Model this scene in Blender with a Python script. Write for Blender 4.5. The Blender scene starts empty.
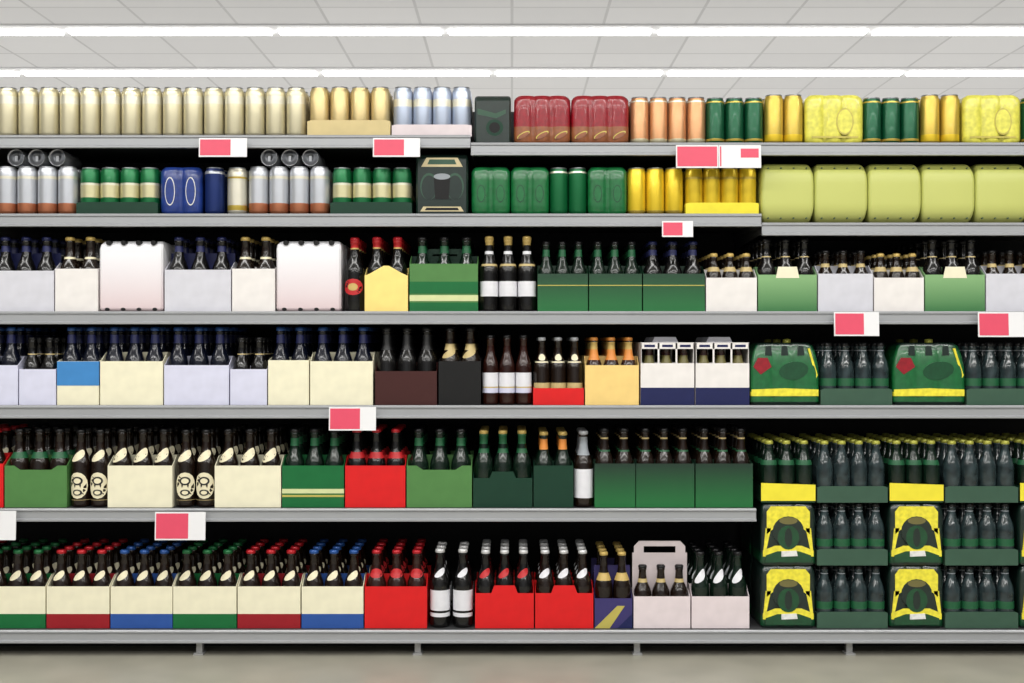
import bpy, math, random
random.seed(7)
D=4.0; F=1200.0; CZ=1.05; PY=0.022
S=(D+PY)/F
def X(px): return (px-512)*S
def Z(py): return CZ+(341.5-py)/300.0

# ---------------------------------------------------------------- materials
def lin(c):
    r=[]
    for v in c:
        v=v/255.0
        r.append(v/12.92 if v<=0.04045 else ((v+0.055)/1.055)**2.4)
    return (r[0],r[1],r[2],1.0)
MATS={}
def mat(name,c,rough=0.5,metal=0.0,coat=0.0,noise=0.05,nscale=30,emit=0.0,spec=0.5):
    m=bpy.data.materials.new(name); m.use_nodes=True
    nt=m.node_tree; b=nt.nodes['Principled BSDF']
    L=lin(c)
    if noise>0:
        tc=nt.nodes.new('ShaderNodeTexCoord'); n=nt.nodes.new('ShaderNodeTexNoise')
        n.inputs['Scale'].default_value=nscale; n.inputs['Detail'].default_value=1
        nt.links.new(tc.outputs['Object'],n.inputs['Vector'])
        r=nt.nodes.new('ShaderNodeValToRGB')
        r.color_ramp.elements[0].position=0.3; r.color_ramp.elements[1].position=0.7
        r.color_ramp.elements[0].color=(L[0]*(1-noise),L[1]*(1-noise),L[2]*(1-noise),1)
        r.color_ramp.elements[1].color=(min(1,L[0]*(1+noise)),min(1,L[1]*(1+noise)),min(1,L[2]*(1+noise)),1)
        nt.links.new(n.outputs['Fac'],r.inputs['Fac']); nt.links.new(r.outputs['Color'],b.inputs['Base Color'])
    else: b.inputs['Base Color'].default_value=L
    b.inputs['Roughness'].default_value=rough; b.inputs['Metallic'].default_value=metal
    b.inputs['Coat Weight'].default_value=coat; b.inputs['Specular IOR Level'].default_value=spec
    if emit>0:
        b.inputs['Emission Color'].default_value=L; b.inputs['Emission Strength'].default_value=emit
    MATS[name]=m; return m
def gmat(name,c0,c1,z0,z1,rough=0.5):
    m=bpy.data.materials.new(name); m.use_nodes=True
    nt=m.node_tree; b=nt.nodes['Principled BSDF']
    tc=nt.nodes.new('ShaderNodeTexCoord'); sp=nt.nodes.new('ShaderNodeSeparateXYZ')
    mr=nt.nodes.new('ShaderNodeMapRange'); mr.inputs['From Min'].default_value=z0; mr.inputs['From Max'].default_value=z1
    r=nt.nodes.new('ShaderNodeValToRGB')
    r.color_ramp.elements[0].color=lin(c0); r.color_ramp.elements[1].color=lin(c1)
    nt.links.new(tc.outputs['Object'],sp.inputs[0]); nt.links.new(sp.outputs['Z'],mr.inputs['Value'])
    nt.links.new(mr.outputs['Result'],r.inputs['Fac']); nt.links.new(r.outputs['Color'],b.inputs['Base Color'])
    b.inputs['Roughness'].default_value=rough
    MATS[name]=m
card={'white':(222,218,215),'whitegray':(200,200,208),'cream':(226,221,194),'lilac':(202,203,222),
 'ycream':(238,212,126),'gold_cream':(230,198,124),'red':(206,24,26),'dred':(142,22,32),'green':(16,98,50),
 'green2':(28,128,66),'dgreen':(12,52,36),'olive':(76,122,66),'navy':(24,30,76),'blue':(40,78,148),'sky':(60,126,186),
 'maroon':(60,26,24),'black':(13,13,14),'pinkwhite':(214,202,204),'paleband':(200,206,154),'goldband':(178,166,84),
 'yellow':(228,214,56),'tgreen':(56,84,68),'lime':(186,194,92),'tan':(202,184,134),'purple':(56,50,100),
 'orange':(216,130,56),'beige':(194,180,142),'pgreen':(120,180,110),'violet':(90,90,150)}
for k,v in card.items(): mat('carton_'+k,v,0.5,0,0.0,0.04,25,spec=.3)
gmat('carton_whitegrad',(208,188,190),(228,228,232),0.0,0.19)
gmat('carton_greengrad',(48,110,58),(122,164,110),0.0,0.11)
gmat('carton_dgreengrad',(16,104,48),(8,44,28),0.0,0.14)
gmat('carton_limegrad',(190,194,112),(180,185,96),0.0,0.2,0.4)
metal={'champ':(212,204,172),'gold2':(196,176,126),'silver':(188,191,197),'silverblue':(178,188,206),'copper':(176,110,78),
 'cgreen':(16,102,56),'cdgreen':(12,80,50),'cyellow':(224,192,44),'cgold':(192,166,72),'cblue':(28,48,106),'ccopper':(192,142,100),
 'cwhite':(216,212,194),'ccream':(204,198,156)}
for k,v in metal.items(): mat('can_'+k,v,0.32,0.6,0.1,0.03,20)
for k in ('cgreen','cdgreen','cyellow','cblue'): MATS['can_'+k].node_tree.nodes['Principled BSDF'].inputs['Metallic'].default_value=.45
mat('can_alu',(165,167,171),0.28,0.9,0,0.02)
film={'red':(136,12,28),'copper':(138,82,50),'green':(18,98,50),'dgreen':(10,66,36),'yellow':(214,209,84),'gold':(190,176,80),
 'blue':(28,52,120),'dark':(16,34,28),'white':(215,215,212),'yel2':(224,212,56),'deep':(18,92,46)}
for k,v in film.items(): mat('film_'+k,v,0.28,0,0.3,0.15,60)
G=dict(spec=.45)
mat('glass_brown',(24,14,8),0.16,0,0.1,0.2,12,**G)
mat('glass_black',(13,12,12),0.16,0,0.1,0.1,12,**G)
mat('glass_green',(10,27,18),0.16,0,0.1,0.2,12,**G)
mat('glass_blue',(9,13,27),0.16,0,0.1,0.2,12,**G)
mat('glass_grey',(38,50,52),0.16,0,0.3,0.4,40,**G)
mat('glass_red',(40,16,11),0.16,0,0.1,0.2,12,**G)
caps={'red':(176,26,36),'blue':(38,80,146),'green':(26,102,56),'gold':(192,164,92),'black':(18,18,20),'white':(205,205,205),
 'yg':(172,172,72),'navy':(26,32,74),'silver':(170,172,176),'orange':(200,130,58)}
for k,v in caps.items(): mat('cap_'+k,v,0.35,0.2,0,0)
lab={'white':(215,215,220),'cream':(222,214,182),'red':(180,26,32),'navy':(24,30,76),'blue':(44,80,160),'gold':(190,162,94),
 'lilac':(198,199,220),'green':(18,82,48),'black':(14,14,16),'olive':(104,98,54),'orange':(208,130,56),'ltblue':(150,170,205),'tan':(184,164,112),'grey':(140,146,152)}
for k,v in lab.items(): mat('label_'+k,v,0.5,0,0,0.03,40)
M=MATS

# ---------------------------------------------------------------- mesh builder
class MB:
    def __init__(s): s.v=[];s.f=[];s.m=[];s.s=[]
    def add(s,vs,fs,m,smooth=False):
        o=len(s.v); s.v+=vs
        for i,f in enumerate(fs):
            s.f.append(tuple(a+o for a in f)); s.m.append(m if isinstance(m,str) else m[i]); s.s.append(smooth)
    def merge(s,b,dx=0,dy=0,dz=0):
        o=len(s.v); s.v+=[(x+dx,y+dy,z+dz) for x,y,z in b.v]
        s.f+=[tuple(a+o for a in f) for f in b.f]; s.m+=b.m; s.s+=b.s
    def box(s,x0,x1,y0,y1,z0,z1,m):
        s.add([(x0,y0,z0),(x1,y0,z0),(x1,y1,z0),(x0,y1,z0),(x0,y0,z1),(x1,y0,z1),(x1,y1,z1),(x0,y1,z1)],
          [(0,3,2,1),(4,5,6,7),(0,1,5,4),(1,2,6,5),(2,3,7,6),(3,0,4,7)],m)
    def plate(s,pts,y0,y1,m,smooth=False):   # outline in XZ, extruded in Y
        n=len(pts); vs=[(x,y0,z) for x,z in pts]+[(x,y1,z) for x,z in pts]
        fs=[tuple(range(n)),tuple(range(2*n-1,n-1,-1))]+[(i,i+n,(i+1)%n+n,(i+1)%n) for i in range(n)]
        s.add(vs,fs,m)
    def side(s,pts,x0,x1,m):   # outline in YZ extruded in X
        n=len(pts); vs=[(x0,y,z) for y,z in pts]+[(x1,y,z) for y,z in pts]
        fs=[tuple(range(n-1,-1,-1)),tuple(range(n,2*n))]+[(i,(i+1)%n,(i+1)%n+n,i+n) for i in range(n)]
        s.add(vs,fs,m)
    def ell(s,cx,cz,rx,rz,y0,y1,m,tilt=0,n=20):
        p=[]
        for i in range(n):
            a=2*math.pi*i/n; u=rx*math.cos(a); w=rz*math.sin(a)
            p.append((cx+u*math.cos(tilt)-w*math.sin(tilt),cz+u*math.sin(tilt)+w*math.cos(tilt)))
        s.plate(p,y0,y1,m)
    def lathe(s,prof,ms,n=22,cx=0,cy=0,cz=0):
        vs=[];fs=[];mm=[]
        for r,z in prof:
            for i in range(n):
                a=2*math.pi*i/n; vs.append((cx+r*math.cos(a),cy+r*math.sin(a),cz+z))
        for k in range(len(prof)-1):
            for i in range(n):
                j=(i+1)%n
                fs.append((k*n+i,k*n+j,(k+1)*n+j,(k+1)*n+i)); mm.append(ms[k])
        s.add(vs,fs,mm,True)
    def loft(s,rings,ms,smooth=False,capm=None):
        n=len(rings[0]); vs=[p for r in rings for p in r]; fs=[];mm=[]
        for k in range(len(rings)-1):
            for i in range(n):
                j=(i+1)%n; fs.append((k*n+i,k*n+j,(k+1)*n+j,(k+1)*n+i)); mm.append(ms[k])
        s.add(vs,fs,mm,smooth)
        s.add(list(rings[0]),[tuple(range(n-1,-1,-1))],capm or ms[0]); s.add(list(rings[-1]),[tuple(range(n))],capm or ms[-1])
    def mesh(s,name):
        me=bpy.data.meshes.new(name); me.from_pydata(s.v,[],s.f)
        sl=[]; idx=[]
        for m in s.m:
            if m not in sl: sl.append(m)
        mp={m:i for i,m in enumerate(sl)}
        for m in sl: me.materials.append(M[m])
        me.polygons.foreach_set('material_index',[mp[m] for m in s.m])
        me.polygons.foreach_set('use_smooth',s.s)
        me.update(); return me

def interp(prof,z):
    for (r0,z0),(r1,z1) in zip(prof,prof[1:]):
        if z0<=z<=z1 and z1>z0: return r0+(r1-r0)*(z-z0)/(z1-z0)
    return prof[-1][0]
def zoned(prof,zones,base):
    zs=set()
    for m,a,b in zones: zs.add(a); zs.add(b)
    p=list(prof)
    for z in sorted(zs):
        if any(abs(q[1]-z)<1e-6 for q in p): continue
        r=interp(p,z)
        for i in range(len(p)-1):
            if p[i][1]<z<p[i+1][1]: p.insert(i+1,(r,z)); break
    ms=[]
    for (r0,z0),(r1,z1) in zip(p,p[1:]):
        mid=(z0+z1)/2; mm=base
        for m,a,b in zones:
            if a<=mid<=b: mm=m
        ms.append(mm)
    return p,ms
PROF={
 'long':[(0,0),(.026,0),(.0322,.012),(.0335,.03),(.0335,.50),(.0328,.55),(.0300,.60),(.0245,.66),(.0190,.71),(.0160,.76),(.0145,.82),(.0135,.915),(.0152,.92),(.0152,.945),(.0142,.95),(.0162,.955),(.0160,.985),(.013,1.0),(0,1.0)],
 'stub':[(0,0),(.026,0),(.0322,.012),(.0335,.03),(.0335,.54),(.0325,.60),(.0285,.67),(.0225,.74),(.0175,.80),(.0150,.86),(.0145,.90),(.0160,.91),(.0160,.93),(.0148,.935),(.0170,.945),(.0168,.98),(.013,1.0),(0,1.0)],
 'swing':[(0,0),(.027,0),(.0325,.012),(.0335,.03),(.0335,.46),(.0325,.52),(.0280,.60),(.0225,.68),(.0180,.76),(.0160,.84),(.0150,.90),(.0175,.91),(.0178,.95),(.0160,.965),(.0120,.985),(.006,1.0),(0,1.0)]}
BC={}
def bottle(glass='glass_brown',cap='cap_black',zones=(),patches=(),prof='long',h=.26,rs=1.0,n=20):
    key=(glass,cap,tuple(zones),tuple(patches),prof,round(h,4),round(rs,3),n)
    if key in BC: return BC[key]
    b=MB()
    base=[(r*rs,z*h) for r,z in PROF[prof]]
    capz=.95 if prof=='long' else (.936 if prof=='stub' else .905)
    z=[(m,a*h,c*h) for m,a,c in zones]+[(cap,capz*h,h)]
    p,ms=zoned(base,z,glass); b.lathe(p,ms,n)
    for m,cz,hz,ha,tilt,off in patches:   # oval labels wrapped round the glass
        K=16; pts=[]
        for ring in (0.5,1.0):
            for i in range(K):
                a=2*math.pi*i/K; u=ha*math.cos(a); w=hz*math.sin(a)+tilt*hz*math.cos(a)
                zz=(cz+w*ring)*h; aa=-math.pi/2+u*ring; r=interp(base,zz)+.0008*off
                pts.append((r*math.cos(aa),r*math.sin(aa),zz))
        r=interp(base,cz*h)+.0008*off; c=[(0,-r,cz*h)]
        fs=[(0,1+i,1+(i+1)%K) for i in range(K)]+[(1+i,1+K+i,1+K+(i+1)%K,1+(i+1)%K) for i in range(K)]
        b.add(c+pts,fs,m,True)
    BC[key]=b; return b
def can(zones=(),body='can_champ',h=.160,r=.0332):
    prof=[(0,.004),(.020,.004),(.0245,0),(.0265,.001),(r-.001,.011),(r,.015),(r,h-.018),(r-.0015,h-.013),(.0275,h-.004),(.0285,h-.002),(.0282,h),(.0265,h),(.0258,h-.006),(0,h-.006)]
    b=MB(); p=list(prof)
    add=sorted({a*h for m,a,c in zones}|{c*h for m,a,c in zones})
    i=[k for k,q in enumerate(p) if abs(q[1]-.015)<1e-6][0]
    ins=[(r,q) for q in add if .016<q<h-.019]
    p=p[:i+1]+ins+p[i+1:]
    ms=[]
    for k,((r0,z0),(r1,z1)) in enumerate(zip(p,p[1:])):
        mid=(z0+z1)/2; mm='can_alu'
        if k>=3 and k<len(p)-6:
            mm=body
            for m,a,c in zones:
                if a*h<=mid<=c*h: mm=m
        ms.append(mm)
    b.lathe(p,ms,22); return b

def carton(w,d,fh,m,div=None,divh=0,handle=False,shape='rect',sh=None,hk=.30):
    """open bottle basket carrier"""
    b=MB(); t=.0018; hw=w/2
    if shape=='rect': o=[(-hw,0),(hw,0),(hw,fh),(-hw,fh)]
    elif shape=='peak': o=[(-hw,0),(hw,0),(hw,fh*.78),(hw*.72,fh*.84),(hw*.12,fh),(-hw*.12,fh),(-hw*.72,fh*.84),(-hw,fh*.78)]
    elif shape=='step': o=[(-hw,0),(hw,0),(hw,fh*.82),(hw*.45,fh*.82),(hw*.35,fh),(-hw*.35,fh),(-hw*.45,fh*.82),(-hw,fh*.82)]
    elif shape=='scoop': o=[(-hw,0),(hw,0),(hw,fh),(hw*.7,fh),(hw*.5,fh*.9),(-hw*.5,fh*.9),(-hw*.7,fh),(-hw,fh)]
    b.plate(o,0,t,m); b.plate(o,d-t,d,m)
    eh=o[-1][1]; sh=sh or eh+.03
    sp=[(t,0),(d-t,0),(d-t,eh),(d/2+.014,sh),(d/2-.014,sh),(t,eh)]
    b.side(sp,-hw,-hw+t,m); b.side(sp,hw-t,hw,m)
    b.box(-hw+t,hw-t,t,d-t,0,.0015,m)
    dm=div or m
    b.box(-hw+t,hw-t,d/2-.001,d/2+.001,.002,max(sh,divh),dm)
    if handle:
        H=handle; k=w*hk; z0=max(sh,divh)
        b.box(-k,-k*.62,d/2-.0015,d/2+.0015,z0,H-.018,dm); b.box(k*.62,k,d/2-.0015,d/2+.0015,z0,H-.018,dm)
        b.plate([(-k,H-.018),(k,H-.018),(k*.8,H),(-k*.8,H)],d/2-.0015,d/2+.0015,dm)
    return b
def pack(w,fh,m,bot,n=3,rows=2,h=.26,**kw):
    sp=(w-.0045)/n; rs=min(1.0,sp/2/.0335*.985); r=.0335*rs
    bt=bottle(h=h,rs=rs,**bot)
    d=rows*2*r*1.02+.008
    bands=kw.pop('bands',()); 
    b=carton(w,d,fh,m,**kw)
    for bm,z0,z1 in bands:
        b.box(-w/2,w/2,-.0007,0,z0,z1,bm); b.box(-w/2,w/2,d,d+.0007,z0,z1,bm)
        b.box(-w/2-.0005,-w/2,0,d,z0,z1,bm); b.box(w/2,w/2+.0005,0,d,z0,z1,bm)
    for i in range(n):
        for j in range(rows):
            b.merge(bt,-w/2+.00225+sp*(i+.5),.003+r+ (d-.006-2*r)*(j/(rows-1) if rows>1 else .5),.002)
    return b,d
def tray(w,th,m,item,r,n,rows,slope=0):
    b=MB(); sp=(w-.004)/n; d=rows*2*r*1.01+.005; t=.0016; hw=w/2
    o=[(-hw,0),(hw,0),(hw,th*.92),(hw*.9,th),(-hw*.9,th),(-hw,th*.92)]
    b.plate(o,0,t,m); b.plate(o,d-t,d,m)
    b.box(-hw,-hw+t,t,d-t,0,th*.92,m); b.box(hw-t,hw,t,d-t,0,th*.92,m); b.box(-hw+t,hw-t,t,d-t,0,.0014,m)
    for i in range(n):
        for j in range(rows): b.merge(item,-hw+.002+sp*(i+.5),.0025+r*1.01+j*2*r*1.01,.0016)
    return b,d
def shrink(w,d,h,n,prof,ms,bump=None):
    """film wrapped multipack: bumpy outline following the containers"""
    b=MB(); bump=bump or w/n*.22; K=8*n; ring=[]
    def fy(t): return bump*(1-abs(math.sin(math.pi*n*t))**.55)
    for i in range(K+1): ring.append((-w/2+w*i/K,fy(i/K)))
    for i in range(1,6): ring.append((w/2+.003*math.sin(math.pi*i/6)-.003,bump+(d-2*bump)*i/6))
    for i in range(K,-1,-1): ring.append((-w/2+w*i/K,d-fy(i/K)))
    for i in range(5,0,-1): ring.append((-w/2-.003*math.sin(math.pi*i/6)+.003,bump+(d-2*bump)*i/6))
    rings=[]
    for z,s in prof: rings.append([(x*s,d/2+(y-d/2)*s,z*h) for x,y in ring])
    b.loft(rings,ms,True); return b
def wrap(w,d,h,m,c0=.012,c1=.03,dots=4,dm='carton_black',dr=.008,xi=.007):
    b=MB(); rings=[]
    def ring(z,ins,xi):
        x=w/2-xi;y0=ins;y1=d-ins;c=.006
        return [(-x+c,y0,z),(x-c,y0,z),(x,y0+c,z),(x,y1-c,z),(x-c,y1,z),(-x+c,y1,z),(-x,y1-c,z),(-x,y0+c,z)]
    for z,i,k in [(0,c0,xi*.6),(c0*.35,c0*.35,xi*.2),(c0,0,0),(h-c1,0,0),(h-c1*.45,c1*.25,xi*.15),(h-c1*.1,c1*.8,xi*.6),(h,c1*1.3,xi)]: rings.append(ring(z,i,k))
    b.loft(rings,[m]*6)
    for i in range(dots):
        x=-w/2+w*(i+.5)/dots if dots>1 else 0
        b.ell(x*.94,h-dr*.9,dr,dr*.9,-.0008,c1*1.3+.004,dm,n=14)
        b.ell(x,c0*.75,dr*.9,dr*.6,-.0008,.010,dm,n=14)
    return b
def pillow(w,d,h,m):
    """rounded film wrapped can block"""
    b=MB(); rings=[]; R=.070; N=8; XI=.020
    def ring(z,ins,xi):
        x=w/2-xi; P=[]; cr=.014
        for cx,cy,a0 in ((x-cr,ins+cr,-90),(x-cr,d-ins-cr,0),(-x+cr,d-ins-cr,90),(-x+cr,ins+cr,180)):
            for i in range(5):
                a=math.radians(a0+90*i/4); P.append((cx+cr*math.cos(a),cy+cr*math.sin(a),z))
        return P
    for i in range(N+1):
        t=i/N*math.pi/2; q=1-math.sin(t); rings.append(ring(R*(1-math.cos(t)),R*.7*q,XI*q))
    for i in range(N+1):
        t=i/N*math.pi/2; q=1-math.cos(t); rings.append(ring(h-R+R*math.sin(t),R*.7*q,XI*q))
    b.loft(rings,[m]*(len(rings)-1),True)
    for i in range(4):   # perforation marks along the upper and lower fold
        x=-w*.36+w*.72*i/3
        for z in (.019,h-.019): b.ell(x,z,.0028,.0022,.0080,.02,'carton_tgreen',n=10)
    return b

# ---------------------------------------------------------------- placing
coll=bpy.context.scene.collection
def empty(name,loc):
    e=bpy.data.objects.new(name,None); e.empty_display_size=.05; e.location=loc; coll.objects.link(e); return e
def child(name,me,par,loc=(0,0,0),rot=None):
    o=bpy.data.objects.new(name,me); coll.objects.link(o); o.parent=par; o.location=loc
    if rot: o.rotation_euler=rot
    return o
SZ={'1L':Z(135.5),'1R':Z(143),'2L':Z(214),'2R':Z(223),'3':Z(311.5),'4':Z(405.5),'5':Z(508.5),'6':Z(630)}
EPS=.0006
MC={}
def place(name,shelf,p0,p1,b,d,deep=3,dz=0,key=None,dy=0):
    if key and key in MC: me=MC[key]
    else:
        me=b.mesh(name); 
        if key: MC[key]=me
    e=empty(name,(X((p0+p1)/2),PY+dy,SZ[shelf]+EPS+dz))
    for i in range(deep): child('pack_%d'%(i+1),me,e,(0,i*(d+.003),0))
    return e
def canrow(name,shelf,p0,p1,n,cn,deep=4,dz=0,h=.16):
    me=cn.mesh(name); e=empty(name,(X(p0),PY,SZ[shelf]+EPS+dz)); pit=(p1-p0)*S/n
    k=0
    for i in range(n):
        for j in range(deep):
            k+=1; child('can_%d'%k,me,e,(pit*(i+.5),.034+j*.0675,0),(0,0,random.uniform(0,6)))
    return e
def bottlerow(name,shelf,p0,p1,n,spec,h=.26,deep=4):
    pit=(p1-p0)*S/n; rs=min(1,pit/2/.0335*.985)
    if shelf in ('5','6'): deep=3
    me=bottle(h=h,rs=rs,**spec).mesh(name); e=empty(name,(X(p0),PY,SZ[shelf]+EPS)); k=0
    for i in range(n):
        for j in range(deep):
            k+=1; child('bottle_%d'%k,me,e,(pit*(i+.5),.034+j*.068,0),(0,0,random.uniform(-.15,.15)))
    return e

# ================================================================ ROW 1
CH=.168
champ=can((('can_cwhite',.66,.82),('can_champ',.0,.66)),'can_champ',h=CH)
canrow('champagne_coloured_beer_can_row','1L',305-20.75*20,305,20,champ)
def cantray(name,shelf,p0,p1,n,cn,m,th,rows=3,deep=1):
    w=(p1-p0)*S-.002; r=min(.0332,(w-.004)/n/2)
    b,d=tray(w,th,m,cn,.0332,n,rows); return place(name,shelf,p0,p1,b,d,deep)
cantray('gold_beer_can_tray','1L',307,390.5,4,can((),'can_gold2',r=.0330,h=CH),'carton_tan',.055)
cantray('silver_beer_can_tray','1L',391.5,472,4,can((('can_cwhite',.60,.75),),'can_silverblue',r=.0325,h=CH),'carton_pinkwhite',.040)
def darkbox(w,d,h,acc):
    b=wrap(w,d,h,'film_dark',.006,.02,0)
    b.plate([(-w*.42,h*.60),(w*.10,h*.52),(w*.36,h*.62),(w*.36,h*.70),(w*.08,h*.62),(-w*.42,h*.72)],-.0008,0,'carton_'+acc)
    b.ell(w*.05,h*.33,w*.24,h*.17,-.0008,0,'carton_dgreen'); b.ell(w*.05,h*.33,w*.15,h*.11,-.0014,0,'carton_black')
    return b
place('dark_beer_can_carton','1R',474,511.5,darkbox(.122,.2,.165,'tgreen'),.2,2)
def canfilm(w,n,bands,h=.160,rows=2,key=None):
    d=rows*.067+.004
    pr=[(0,.86),(.03,.94),(.08,.995),(.2,1),(.36,1),(.40,1),(.62,1),(.72,1),(.90,.995),(.96,.93),(1.0,.84)]
    ms=[]
    for (z0,_),(z1,_) in zip(pr,pr[1:]):
        mid=(z0+z1)/2; mm=bands[0][0]
        for m,a,c in bands:
            if a<=mid<c: mm=m
        ms.append(mm)
    b=shrink(w,d,h,n,pr,ms); 
    return b,d
for p0,p1 in ((514,570.5),(571.5,629)):
    b,d=canfilm((p1-p0)*S,3,(('film_red',.38,1),('film_copper',0,.38)),.164)
    w=(p1-p0)*S
    for k in range(3):
        x=-w/2+w*(k+.5)/3
        b.ell(x,.030,.024,.008,-.0012,0,'film_gold',.5); b.ell(x,.028,.021,.007,-.0018,0,'film_copper',.5)
    place('red_beer_can_multipack','1R',p0,p1,b,d,2)
canrow('copper_beer_can_row','1R',631,707,4,can((('can_cwhite',.90,.93),('can_champ',.0,.12)),'can_ccopper',h=.160,r=.0315))
gc=can((('can_cgold',.88,.94),('can_cgold',.06,.12)),'can_cdgreen',h=.158,r=.0322)
canrow('green_beer_can_row','1R',707,765,3,gc)
canrow('gold_beer_can_row','1R',766,805,2,can((('can_cyellow',.05,.2),),'can_cgold',h=.168,r=.0325))
def ypack(p0,p1):
    w=(p1-p0)*S; b,d=canfilm(w,3,(('film_yellow',0,1),),.166)
    b.ell(w*.17,.075,w*.15,.045,-.0012,0,'film_gold'); b.ell(w*.17,.075,w*.13,.040,-.002,0,'film_yellow')
    b.plate([(-w*.4,.02),(w*.4,.02),(w*.4,.026),(-w*.4,.026)],-.0012,0,'film_gold')
    place('yellow_beer_can_multipack','1R',p0,p1,b,d,2)
ypack(806,864)
canrow('green_beer_can_row','1R',865,922,3,gc)
canrow('gold_beer_can_row','1R',923,963,2,can((('can_cyellow',.05,.2),),'can_cgold',h=.168,r=.0325))
ypack(964.5,1022)
canrow('green_beer_can_row','1R',1024,1140,6,gc)

# ================================================================ ROW 2
sc=can((('can_copper',0,.24),('can_cwhite',.74,.80)),'can_silver',h=.163)
gw=can((('can_ccream',.36,.62),('can_cwhite',.62,.67),('can_cgreen',0,.36)),'can_cgreen',h=.158,r=.0328)
canrow('silver_and_copper_beer_can_row','2L',75-20.5*9,75,9,sc)
cantray('green_and_cream_beer_can_tray','2L',76,158,4,gw,'carton_dgreen',.042)
w=(201-159.5)*S; b,d=canfilm(w,2,(('film_blue',0,1),),.160)
for x in (-w/4,w/4): b.ell(x,.078,.017,.048,-.0012,0,'film_white'); b.ell(x,.078,.0145,.044,-.0022,0,'film_blue')
place('blue_beer_can_multipack','2L',159.5,201,b,d,2)
canrow('blue_beer_can_row','2L',202,223,1,can((('can_silver',.86,.93),),'can_cblue',h=.160))
canrow('white_and_gold_beer_can_row','2L',224.5,246,1,can((('can_cgold',.1,.2),('can_cgold',.76,.8)),'can_cwhite',h=.160))
canrow('silver_and_copper_beer_can_row','2L',246.5,328.5,4,sc)
cantray('green_and_cream_beer_can_tray','2L',330,412,4,gw,'carton_dgreen',.042)
# cans lying end-on on the can tops
mat('can_end',(100,102,106),0.35,0.9,0,0.02)
lie=can((),'can_silver',h=.16,r=.0290)
lie.lathe([(0,.1545),(.010,.1545),(.0105,.155),(.018,.155),(.019,.1545),(.0255,.1545)],['can_end']*5,22)
lie.box(-.004,.004,-.012,.006,.155,.1565,'can_alu')
lm=lie.mesh('lying_can')
for p in ((4,66),(258,320)):
    e=empty('lying_silver_beer_can_stack',(X(p[0]),PY+.012,SZ['2L']+EPS+.1635))
    for i in range(3): child('can_%d'%(i+1),lm,e,((p[1]-p[0])*S/3*(i+.5),.16,.0293),(math.pi/2,0,0))
def glassbox():
    w=.174;h=.205;b=wrap(w,.2,h,'film_dark',.006,.02,0)
    b.plate([(-w*.40,h*.78),(w*.40,h*.78),(w*.30,h*.93),(-w*.30,h*.93)],-.0008,0,'carton_beige')
    b.plate([(-w*.28,h*.82),(w*.28,h*.82),(w*.24,h*.90),(-w*.24,h*.90)],-.0014,0,'carton_tgreen')
    for x in (-w*.25,w*.25):
        b.ell(x,h*.46,w*.17,h*.22,-.0008,0,'carton_tgreen'); b.ell(x,h*.44,w*.145,h*.20,-.0014,0,'film_dark')
    b.plate([(-w*.13,h*.25),(w*.13,h*.25),(w*.16,h*.62),(-w*.16,h*.62)],-.002,0,'carton_black')
    b.ell(0,h*.62,w*.16,h*.05,-.0026,0,'label_grey')
    b.plate([(-w*.42,h*.05),(w*.42,h*.05),(w*.36,h*.13),(-w*.36,h*.13)],-.0008,0,'carton_beige')
    b.plate([(-w*.33,h*.07),(w*.33,h*.07),(w*.3,h*.11),(-w*.3,h*.11)],-.0014,0,'carton_black')
    return b
place('dark_beer_can_carton','2L',415,469,glassbox(),.2,2)
for p0,p1 in ((471.5,510),(511,549),(588,627)):
    w=(p1-p0)*S; b,d=canfilm(w,2,(('film_green',0,1),),.160)
    for x in (-w/4,w/4):
        b.ell(x,.07,.014,.030,-.0012,0,'film_dgreen'); b.ell(x,.07,.0115,.026,-.002,0,'film_green')
    place('green_beer_can_multipack','2L',p0,p1,b,d,2)
canrow('green_beer_can_row','2L',549.5,587.5,2,can((('can_cwhite',.88,.91),),'can_cgreen',h=.159,r=.0315))
canrow('yellow_beer_can_row','2L',628,684.5,3,can((('can_cgold',.02,.1),),'can_cyellow',h=.159,r=.0312))
cantray('yellow_beer_can_tray','2L',685.5,759,4,can((('can_cgold',.75,.8),),'can_cyellow',h=.158,r=.0302),'carton_yellow',.040)
for i in range(7):
    p0=761.5+i*53.7
    place('lime_beer_can_multipack','2R',p0,p0+53,pillow(53.3*S,.2,.206,'carton_limegrad'),.2,2,key='limebox')

# ================================================================ BOTTLE SPECS
B=dict
b_blue=B(glass='glass_black',cap='cap_navy',zones=(('label_navy',.80,.88),))
b_bluecap=B(glass='glass_blue',cap='cap_blue',zones=(('label_navy',.79,.9),))
b_wl=B(glass='glass_brown',cap='cap_gold',zones=(('label_cream',.70,.73),))
b_dark=B(glass='glass_black',cap='cap_black',zones=(('label_tan',.74,.755),))
b_brown=B(glass='glass_brown',cap='cap_black',zones=(('label_tan',.72,.78),))
b_redfoil=B(glass='glass_black',cap='cap_red',zones=(('label_gold',.84,.86),('label_red',.86,.95)))
b_green=B(glass='glass_green',cap='cap_black',zones=(('label_green',.78,.88),))
b_gneck=B(glass='glass_green',cap='cap_gold',zones=(('label_green',.82,.95),('label_green',.70,.76)))
b_short=B(glass='glass_brown',cap='cap_gold',zones=(('label_tan',.68,.76),),prof='stub')
b_maroon=B(glass='glass_black',cap='cap_black',zones=(('label_black',.7,.9),))
b_cshould=B(glass='glass_brown',cap='cap_black',patches=(('label_cream',.66,.07,1.1,.9,1),))
b_rings=B(glass='glass_brown',cap='cap_black',zones=(('label_tan',.09,.095),),patches=(('label_cream',.66,.06,1.0,.8,1),('label_cream',.28,.17,1.1,0,1),('label_black',.34,.055,.55,0,2),('label_cream',.34,.035,.36,0,3),('label_black',.19,.04,.5,0,2),('label_cream',.19,.025,.3,0,3)))
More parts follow.
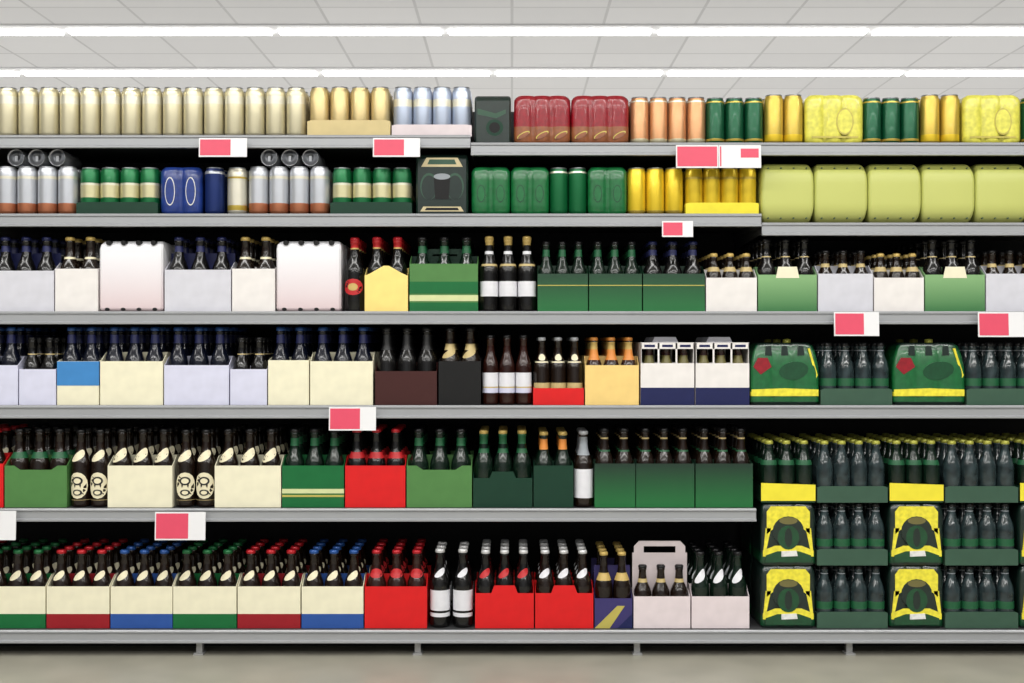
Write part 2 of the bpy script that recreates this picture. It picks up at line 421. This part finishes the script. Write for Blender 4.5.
b_capr=B(glass='glass_brown',cap='cap_red',patches=(('label_cream',.67,.05,.8,.8,1),))
b_capg=B(glass='glass_brown',cap='cap_green',patches=(('label_cream',.67,.05,.8,.8,1),))
b_capb=B(glass='glass_brown',cap='cap_blue',patches=(('label_cream',.67,.05,.8,.8,1),))
b_redlab=B(glass='glass_red',cap='cap_red',patches=(('label_red',.70,.06,1.2,0,1),))
b_grey=B(glass='glass_grey',cap='cap_yg',prof='stub')
b_orange=B(glass='glass_red',cap='cap_orange',zones=(('label_orange',.66,.82),('label_gold',.82,.93)))
b_swing=B(glass='glass_brown',cap='cap_black',zones=(('label_tan',.70,.78),),patches=(('label_tan',.66,.05,1.0,.9,1),))

def P(name,shelf,p0,p1,fhpx,m,bot,n=3,h=.26,deep=3,rows=2,**kw):
    w=(p1-p0)*S-.0012
    if shelf in ('5','6'): deep=min(deep,2)
    b,d=pack(w,fhpx/300.0,'carton_'+m,bot,n=n,h=h,rows=rows,**kw)
    place(name,shelf,p0,p1,b,d,deep)

# ================================================================ ROW 3
H3=.250
P('white_beer_six_pack','3',-10,54,41,'whitegray',b_blue,h=H3,div='carton_navy',divh=.20)
def pair(name,shelf,p0,p1,fhpx,m,bot,h=.26,bands=(),**kw):
    P(name,shelf,p0,p1,fhpx,m,bot,n=2,h=h,bands=bands,sh=fhpx/300.0+.01,**kw)
pair('white_beer_bottle_pair_pack','3',55,98,43,'white',b_wl,H3)
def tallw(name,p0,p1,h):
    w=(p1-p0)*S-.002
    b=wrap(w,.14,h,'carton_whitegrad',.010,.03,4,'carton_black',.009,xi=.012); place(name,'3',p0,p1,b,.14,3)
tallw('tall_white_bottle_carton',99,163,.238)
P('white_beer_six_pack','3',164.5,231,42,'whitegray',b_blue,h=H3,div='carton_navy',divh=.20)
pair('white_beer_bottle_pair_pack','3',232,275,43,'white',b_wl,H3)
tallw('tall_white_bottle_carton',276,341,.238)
bottlerow('red_capped_beer_bottle_row','3',343,364,1,B(glass='glass_black',cap='cap_red',zones=(('label_gold',.84,.86),('label_red',.86,.95)),patches=(('label_red',.33,.11,1.1,0,1),('label_gold',.33,.05,.5,0,2))),H3)
P('yellow_beer_bottle_pack','3',364.5,408,46,'ycream',b_redfoil,n=2,h=H3,shape='peak')
P('green_beer_six_pack','3',409.5,478,48,'olive',b_green,h=H3,bands=(('carton_green',.0,.03),('carton_paleband',.035,.055),('carton_green',.060,.10)),div='carton_dgreen',divh=.19,handle=.215)
bottlerow('gold_necked_beer_bottle_row','3',479.5,536.5,3,B(glass='glass_black',cap='cap_gold',zones=(('label_gold',.88,.95),('label_white',.76,.80),('label_tan',.60,.63),('label_white',.20,.40))),H3+.005)
for p0,p1 in ((537.5,588),(589,642),(643,705)):
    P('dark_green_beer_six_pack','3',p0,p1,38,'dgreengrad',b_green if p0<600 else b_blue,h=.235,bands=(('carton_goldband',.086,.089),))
P('white_beer_six_pack','3',706,757,34,'white',b_short,h=.195)
def stepc(p0,p1):
    w=(p1-p0)*S-.0012
    b,d=pack(w,37/300.,'carton_greengrad',b_dark,h=.245)
    k=w*.2; b.plate([(-k,.112),(k,.112),(k*.8,.150),(-k*.8,.150)],-.001,0.001,'carton_cream')
    place('green_beer_six_pack','3',p0,p1,b,d,3)
stepc(758,817)
P('white_beer_six_pack','3',818,873,38,'whitegray',b_brown,h=.205)
P('white_beer_six_pack','3',874,924,34,'white',b_short,h=.195)
stepc(925,985)
P('white_beer_six_pack','3',986,1041,38,'whitegray',b_brown,h=.205)
P('white_beer_six_pack','3',1042,1100,38,'whitegray',b_brown,h=.205)
P('white_beer_six_pack','3',-78,-12,42,'whitegray',b_blue,h=H3)

# ================================================================ ROW 4
P('cream_beer_six_pack','4',-110,-46,44,'cream',b_bluecap)
P('lilac_beer_six_pack','4',-45,18,40,'lilac',b_bluecap)
pair('lilac_beer_bottle_pair_pack','4',19,56,36,'lilac',b_dark,.225)
pair('cream_and_blue_beer_pair_pack','4',57,99,44,'cream',b_bluecap,bands=(('carton_sky',.065,.146),))
P('cream_beer_six_pack','4',100,163,44,'cream',b_bluecap)
P('lilac_beer_six_pack','4',164,229,40,'lilac',b_bluecap)
pair('lilac_beer_bottle_pair_pack','4',230,267,36,'lilac',b_dark,.225)
pair('cream_beer_pair_pack','4',268,309,45,'cream',b_bluecap)
P('cream_beer_six_pack','4',310,373,44,'cream',b_bluecap)
P('maroon_beer_six_pack','4',375,437,34,'maroon',b_maroon,bands=())
pair('black_beer_bottle_pair_pack','4',438.5,481,44,'black',b_swing)
bottlerow('white_labelled_beer_bottle_row','4',482,532,3,B(glass='glass_red',cap='cap_black',zones=(('label_lilac',.17,.24),('label_white',.26,.46),('label_tan',.24,.26))),.235)
P('red_based_beer_pack','4',533,584,17,'red',B(glass='glass_brown',cap='cap_silver',zones=(('label_tan',.14,.32),('label_cream',.62,.64)),patches=(('label_cream',.70,.05,.7,0,1),)),h=.225,sh=.058)
P('golden_beer_six_pack','4',585,639,40,'gold_cream',b_orange,h=.225,div='carton_gold_cream',divh=.16)
for p0,p1 in ((640.5,694.5),(695.5,749.5)):
    w=(p1-p0)*S-.0015
    b,d=pack(w,.140,'carton_white',B(glass='glass_red',cap='cap_silver',zones=(('label_olive',.60,.8),)),h=.205,sh=.142)
    b.box(-w/2-.0004,w/2+.0004,-.0007,0,.0,.058,'carton_navy')
    b.box(-w/2,-w/2+.0015,0,d,.140,.208,'carton_white'); b.box(w/2-.0015,w/2,0,d,.140,.208,'carton_white')
    for k in range(4):
        x=-w/2+w*k/3; b.box(max(-w/2,x-.003),min(w/2,x+.003),0,.0015,.140,.208,'carton_white')
    b.box(-w/2,w/2,0,.0015,.188,.208,'carton_white')
    for k in range(3): b.box(-w/2+w*(k+.2)/3,-w/2+w*(k+.8)/3,-.0006,0,.194,.202,'carton_navy')
    b.box(-w/2,w/2,0,d,.2075,.2095,'carton_white'); b.plate([(-w*.25,.209),(w*.25,.209),(w*.2,.228),(-w*.2,.228)],d*.5,d*.5+.003,'carton_whitegray')
    place('navy_and_white_beer_carton','4',p0,p1,b,d,3)
def greenfilm(w):
    d=.15; h=.208
    pr=[(0,.94),(.05,1),(.14,1),(.21,1),(.5,1.0),(.62,.99),(.75,.95),(.88,.89),(.96,.83),(1.0,.74)]
    b=shrink(w,d,h,3,pr,['film_dark','film_deep','film_yel2','film_deep','film_deep','film_deep','film_deep','film_dgreen','film_dark'],bump=.004)
    # broad yellow band
    b.plate([(-w*.495,.030),(w*.495,.030),(w*.495,.052),(0,.056),(-w*.495,.052)],-.0012,.006,'film_yel2')
    # printed red diamond label
    b.plate([(-w*.47,.128),(-w*.36,.102),(-w*.20,.128),(-w*.26,.158),(-w*.40,.158)],-.001,.006,'film_red')
    b.ell(w*.13,.115,w*.22,.030,-.001,.01,'film_dgreen',.15)
    # bottle necks visible through the film
    for x in (-.24,.0,.24):
        b.plate([(w*x-.012,.166),(w*x+.012,.166),(w*x+.008,.198),(w*x-.008,.198)],.004,.02,'film_dark')
    b.plate([(w*.34,.19),(w*.37,.19),(w*.49,.10),(w*.465,.09)],.002,.014,'film_yel2')
    b.lathe([(0,0),(.013,0),(.014,.004),(.013,.012),(0,.014)],['cap_yg']*4,16,w*.1,d/2,h)
    return b
for p0,p1 in ((751,819),(893.5,965)):
    place('green_shrink_wrapped_beer_pack','4',p0,p1,greenfilm((p1-p0)*S-.002),.15,3)
def gtray(w,bot=b_grey,h=.205,th=.055,m='carton_tgreen',n=4,rows=3):
    sp=(w-.004)/n; r=sp/2*.985
    return tray(w,th,m,bottle(h=h,rs=r/.0335,**bot),r,n,rows)
b_tr=B(glass='glass_grey',cap='cap_black',prof='stub',zones=(('label_grey',.86,.875),('label_green',.30,.42)))
for p0,p1 in ((820.5,892.5),(966.5,1038),(1039,1110)):
    b,d=gtray((p1-p0)*S-.002,b_tr,.208); place('beer_bottle_tray','4',p0,p1,b,d,2)

# ================================================================ ROW 5
P('red_beer_six_pack','5',-60,3.5,44,'red',b_capr)
P('cream_beer_six_pack','5',-124,-61,44,'cream',b_cshould)
P('olive_green_beer_six_pack','5',4.5,67,42,'olive',B(glass='glass_brown',cap='cap_black',zones=(('label_green',.62,.70),)),shape='scoop')
bottlerow('ring_labelled_beer_bottle_row','5',68,107,2,b_rings)
P('cream_beer_six_pack','5',107.5,172.5,42,'cream',b_cshould)
bottlerow('ring_labelled_beer_bottle_row','5',173.5,214,2,b_rings)
P('cream_beer_six_pack','5',214.5,281,42,'cream',b_cshould)
P('green_and_gold_beer_six_pack','5',282,344,42,'green',b_green,bands=(('carton_goldband',.035,.042),('carton_paleband',.047,.062)))
P('red_beer_six_pack','5',345,405.5,42,'red',B(glass='glass_black',cap='cap_red',zones=(('label_red',.62,.70),)))
P('olive_green_beer_six_pack','5',406.5,472,42,'olive',b_green,shape='scoop',div='carton_olive',divh=.13)
P('dark_green_beer_six_pack','5',473,532.5,36,'dgreen',b_gneck,shape='step',h=.255)
pair('dark_green_beer_pair_pack','5',533.5,573.5,42,'dgreen',B(glass='glass_green',cap='cap_gold',zones=(('label_orange',.76,.9),)),.25)
bottlerow('white_labelled_beer_bottle_row','5',574,594,1,B(glass='glass_brown',cap='cap_silver',zones=(('label_grey',.68,.92),('label_white',.12,.5))),.255)
for p0,p1,n in ((594.5,635.5,2),(636,694.5,3),(695.5,753,3)):
    P('green_beer_six_pack','5',p0,p1,44,'dgreengrad',B(glass='glass_brown',cap='cap_black',zones=(('label_green',.70,.72),('label_tan',.86,.88))),n=n,h=.262,sh=.155)

# ================================================================ ROW 6
H6=.256
C6=[(-145,-82,'green',b_capg),(-81,-18.5,'red',b_capr),(-18,45.5,'green',b_capg),(46.5,109.5,'dred',b_capr),(110.5,172.5,'blue',b_capb),(173,236.5,'green',b_capg),(237.5,300.5,'dred',b_capr),(301.5,363.5,'blue',b_capb)]
for p0,p1,c,bt in C6:
    P('cream_beer_six_pack','6',p0,p1,42,'cream',bt,bands=(('carton_'+c,0,.048),),h=H6,div='carton_'+c,divh=.17)
P('red_beer_six_pack','6',364.5,427,42,'red',b_redlab,h=H6)
bottlerow('white_labelled_beer_bottle_row','6',428,474,2,B(glass='glass_black',cap='cap_white',zones=(('label_white',.14,.19),('label_white',.22,.48)),patches=(('label_white',.70,.045,.9,.9,1),)),.262)
P('red_beer_six_pack','6',475,534,43,'red',B(glass='glass_black',cap='cap_white',patches=(('label_red',.70,.05,1.0,.8,1),)),shape='step',h=H6)
P('red_beer_six_pack','6',535,593.5,43,'red',B(glass='glass_brown',cap='cap_white',patches=(('label_white',.70,.05,1.0,.8,1),)),shape='step',h=H6)
def f(p0,p1):
    w=(p1-p0)*S-.001
    b,d=pack(w,.10,'carton_purple',B(glass='glass_brown',cap='cap_gold',zones=(('label_gold',.62,.72),)),n=2,h=.25,div='carton_purple',divh=.20,sh=.12)
    b.plate([(-w/2,.0),(-w*.1,.0),(w*.3,.075),(w*.1,.075)],-.0008,0,'carton_goldband'); b.plate([(w*.1,.0),(w*.5,.0),(w*.5,.05)],-.0008,0,'carton_navy')
    place('purple_and_gold_beer_pack','6',p0,p1,b,d,2)
f(594.5,632.5)
P('white_beer_six_pack','6',633.5,690.5,32,'pinkwhite',b_brown,h=.205,div='carton_pinkwhite',divh=.242,handle=.282,hk=.46,sh=.12,deep=1)
P('white_beer_six_pack','6',691.5,749.5,32,'pinkwhite',B(glass='glass_green',cap='cap_black',patches=(('label_white',.68,.07,.9,.9,1),)),h=.25)

# stacks of trays and film packs at the right
LV=.2105
def ytop(w):
    b,d=tray(w,.060,'carton_dgreen',bottle(glass='glass_green',cap='cap_yg',prof='stub',h=.206,rs=(w-.004)/3/2/.0335*.985,zones=(('label_green',.60,.68),)),(w-.004)/6*.985,3,3)
    b.plate([(-w/2-.0008,.006),(w/2+.0008,.006),(w/2+.0008,.060),(-w/2-.0008,.066)],-.0012,0,'carton_yellow')
    return b,d
def ylow(w):
    d=.175; h=.208
    pr=[(0,.95),(.04,1),(.2,1),(.5,1.0),(.75,1.0),(.9,.98),(.97,.93),(1.0,.88)]
    b=shrink(w,d,h,3,pr,['film_dark','film_dgreen','film_dark','film_dark','film_dark','film_dark','film_dark'],bump=.006)
    b.plate([(-w*.40,.105),(-w*.30,.120),(w*.30,.120),(w*.40,.105),(w*.40,.18),(w*.32,.198),(-w*.32,.198),(-w*.40,.18)],-.0012,.003,'film_yel2')
    b.plate([(-w*.46,.05),(-w*.41,.05),(-w*.32,.125),(-w*.42,.125)],-.0012,.003,'film_yel2')
    b.plate([(w*.41,.05),(w*.46,.05),(w*.42,.125),(w*.32,.125)],-.0012,.003,'film_yel2')
    b.plate([(-w*.47,.03),(w*.47,.03),(w*.47,.05),(w*.25,.066),(-w*.25,.066),(-w*.47,.05)],-.0014,.003,'film_yel2')
    b.ell(0,.115,w*.29,.050,-.0022,.002,'film_dark'); b.ell(0,.150,w*.17,.012,-.0028,.002,'label_olive')
    b.ell(0,.094,w*.20,.040,-.0030,.002,'film_dgreen'); b.ell(0,.094,w*.07,.032,-.0036,.002,'film_dark')
    b.plate([(-w*.42,.012),(w*.42,.012),(w*.42,.034),(w*.2,.048),(-w*.2,.048),(-w*.42,.034)],-.0026,.002,'film_dgreen')
    b.plate([(-w*.13,.030),(w*.17,.032),(w*.15,.050),(-w*.13,.048)],-.0040,.002,'film_white')
    return b,d
for p0,p1 in ((761,815.5),(889.5,943.5),(1020,1076)):
    w=(p1-p0)*S-.002
    for l in (0,1):
        b,d=ylow(w); place('yellow_and_green_beer_multipack','6',p0,p1,b,d,2,dz=l*LV)
    b,d=ytop(w); place('yellow_banded_beer_bottle_tray','6',p0,p1,b,d,2,dz=2*LV)
for p0,p1 in ((817,888),(945,1018.5),(1077,1140)):
    for l in range(3):
        b,d=gtray((p1-p0)*S-.002,b_grey if l==2 else b_tr); place('beer_bottle_tray','6',p0,p1,b,d,2,dz=l*LV)

# ================================================================ SHELVING
mat('shelf_lip',(158,160,163),0.4,0.3,0,0.02,5)
mat('shelf_plate',(60,61,63),0.6,0.2,0,0.05,10)  # white-grey shelf metal darkened; shade between shelves put into the colour
mat('back_panel',(16,16,18),0.8,0,0,0.1,8)
mat('foot_metal',(170,170,170),0.4,0.3,0,0.02)
mat('kick_dark',(20,20,20),0.7,0,0,0.05)
unit=empty('supermarket_shelving_unit',(0,0,0))
XL,XR=-2.14,2.14
def shelf(nm,x0,x1,z,depth=.50):
    b=MB()
    b.side([(0.002,-.018),(depth,-.018),(depth,0),(0.002,0)],x0,x1,'shelf_plate')
    b.side([(.002,.0008),(-.006,.0008),(-.009,-.003),(-.009,-.007),(-.004,-.010),(-.004,-.032),(-.011,-.036),(-.011,-.0415),(-.006,-.043),(.002,-.043)],x0,x1,'shelf_lip')
    for xx in (x0,x1-.003):
        b.side([(.003,-.019),(.45,-.019),(.49,-.06),(.40,-.05),(.003,-.036)],xx,xx+.003,'shelf_plate')
    child(nm,b.mesh(nm),unit,(0,0,z))
s1=X(471);s2=X(760)
k=0
def sh(x0,x1,z):
    global k; k+=1; shelf('shelf_%d'%k,x0,x1,z)
sh(XL,s1-.001,SZ['1L']); sh(s1+.001,XR,SZ['1R'])
sh(XL,s2-.001,SZ['2L']); sh(s2+.001,XR,SZ['2R'])
sh(XL,XR,SZ['3']); sh(XL,XR,SZ['4']); sh(XL,X(754.5),SZ['5']); sh(XL,XR,SZ['6'])
b=MB(); b.box(XL,XR,.502,.512,0.03,SZ['1L']+.175,'back_panel'); child('back_panel',b.mesh('back_panel'),unit)
b=MB()
for px in (-24,197,417,638,852,1072):
    x=(px-512)/300.
    b.box(x-.010,x+.010,.03,.05,.0,.046,'foot_metal'); b.box(x-.016,x+.016,.015,.06,.0,.006,'foot_metal')
child('feet',b.mesh('feet'),unit)
b=MB(); b.box(XL,XR,.14,.15,0,.045,'kick_dark'); child('kick_plate',b.mesh('kick_plate'),unit)

# price signs
mat('sign_white',(222,222,224),0.4,0,0,0); mat('sign_pink',(212,70,96),0.4,0,0,0.02); mat('sign_grey',(150,150,152),.4,.3,0,0)
def sign(a,c,t,bm,split=.66,extra=False):
    sc=(D-.04)/F; w=(c-a)*sc; h=(bm-t)*sc
    x=((a+c)/2-512)*sc; z=CZ+(341.5-(t+bm)/2)*sc
    e=empty('price_sign',(x,-.040,z)); b=MB()
    b.box(-w/2,w/2,-.0015,.0015,-h/2,h/2,'sign_white')
    b.box(-w/2+.004,-w/2+w*split,-.0022,-.0015,-h/2+.005,h/2-.005,'sign_pink')
    if extra: b.box(w*.02,w*.5-.008,-.0022,-.0015,-.004,h/2-.012,'sign_pink')
    b.box(-w*.08,w*.08,.0015,.026,h/2-.018,h/2-.006,'sign_grey')
    child('card',b.mesh('card'),e,(0,0,0),(math.radians(-3),0,0))
for a in ((199,247,138,157),(373,420,138,157),(662,693,221,237),(834,879,312,336),(978,1024,312,337),(329,376,407,430.5),(155,205.5,512,540),(-32,16,511,540)): sign(*a)
sign(676,718.3,145,168,.97); sign(718.7,761,145,168,.06,True)

# ================================================================ ROOM
def matgrid():
    m=bpy.data.materials.new('ceiling_tiles'); m.use_nodes=True; nt=m.node_tree; b=nt.nodes['Principled BSDF']
    tc=nt.nodes.new('ShaderNodeTexCoord'); br=nt.nodes.new('ShaderNodeTexBrick')
    br.offset=0; br.inputs['Scale'].default_value=1.0; br.inputs['Brick Width'].default_value=.62; br.inputs['Row Height'].default_value=.62
    br.inputs['Mortar Size'].default_value=.010; br.inputs['Color1'].default_value=lin((226,226,228)); br.inputs['Color2'].default_value=lin((218,218,220)); br.inputs['Mortar'].default_value=lin((198,198,200))
    nt.links.new(tc.outputs['Object'],br.inputs['Vector']); nt.links.new(br.outputs['Color'],b.inputs['Base Color']); b.inputs['Roughness'].default_value=.8
    MATS['ceiling_tiles']=m
matgrid()
CE=3.2
def slab(name,x0,x1,y0,y1,z0,z1,m):
    b=MB(); b.box(x0,x1,y0,y1,z0,z1,m); o=bpy.data.objects.new(name,b.mesh(name)); coll.objects.link(o); return o
slab('ceiling',-14,14,-7,14,CE,CE+.1,'ceiling_tiles')
mat('floor_concrete',(156,153,140),0.35,0,0,0.08,6)
slab('floor',-14,14,-7,14,-.1,0,'floor_concrete')
mat('wall_paint',(200,200,198),0.8,0,0,0.02)
slab('wall_back',-14,14,14,14.1,0,CE,'wall_paint')
mat('tube_glow',(255,255,255),0.5,0,0,0,emit=5); mat('fixture_white',(228,228,230),0.5,0,0,0.01)
def luminaire(y,xs):
    for a,c in zip(xs,xs[1:]):
        b=MB(); b.box(a+.03,c-.03,-.06,.06,-.026,-.012,'tube_glow'); b.box(a,c,-.15,.15,-.012,0,'fixture_white')
        e=empty('ceiling_light',(0,y,CE)); child('body',b.mesh('ceiling_light'),e)
def xs(y,pxs): return [(p-512)*(D+y)/F for p in pxs]
luminaire(4.27,xs(4.27,(-360,-145,65,275,445,655,870,1085,1300)))
luminaire(5.55,xs(5.55,(-330,-160,20,320,493,665,905,1090,1270)))
luminaire(7.6,[-9+1.5*i for i in range(13)])
luminaire(9.6,[-9+1.5*i for i in range(13)])
def area(name,x,y,z,sx,sy,p,rx=0):
    l=bpy.data.lights.new(name,'AREA'); l.shape='RECTANGLE'; l.size=sx; l.size_y=sy; l.energy=p; l.color=(1,.985,.96)
    o=bpy.data.objects.new(name,l); o.location=(x,y,z); o.rotation_euler=(rx,0,0); coll.objects.link(o)
area('aisle_light',0,-1.5,3.1,9,.2,128); area('aisle_light',0,-3.2,3.1,9,.2,180,math.radians(0)); area('aisle_light',0,-5.2,3.1,9,.2,205)
# unseen up-light added to brighten the ceiling, standing in for floor bounce
area('added_ceiling_uplight',0,7.0,1.0,18,10,390,math.pi)
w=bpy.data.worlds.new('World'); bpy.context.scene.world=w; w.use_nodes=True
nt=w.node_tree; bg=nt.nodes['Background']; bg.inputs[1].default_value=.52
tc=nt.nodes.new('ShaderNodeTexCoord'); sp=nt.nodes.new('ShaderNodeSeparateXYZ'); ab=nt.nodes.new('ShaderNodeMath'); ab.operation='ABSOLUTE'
r=nt.nodes.new('ShaderNodeValToRGB'); cr=r.color_ramp  # invented bands, dark to the sides, shaped to give cans dark edges
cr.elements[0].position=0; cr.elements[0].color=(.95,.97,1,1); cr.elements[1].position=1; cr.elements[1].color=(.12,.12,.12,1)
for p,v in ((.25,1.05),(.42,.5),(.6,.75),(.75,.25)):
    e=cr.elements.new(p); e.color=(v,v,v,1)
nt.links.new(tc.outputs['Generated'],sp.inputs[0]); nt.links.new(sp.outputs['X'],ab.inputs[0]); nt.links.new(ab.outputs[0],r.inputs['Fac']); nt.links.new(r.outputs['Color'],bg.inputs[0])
cam=bpy.data.cameras.new('camera'); co=bpy.data.objects.new('camera',cam); coll.objects.link(co)
co.location=(0,-D,CZ); co.rotation_euler=(math.pi/2,0,0); cam.sensor_width=36; cam.lens=36*F/1024.
bpy.context.scene.camera=co
bpy.context.scene.view_settings.view_transform='Standard'
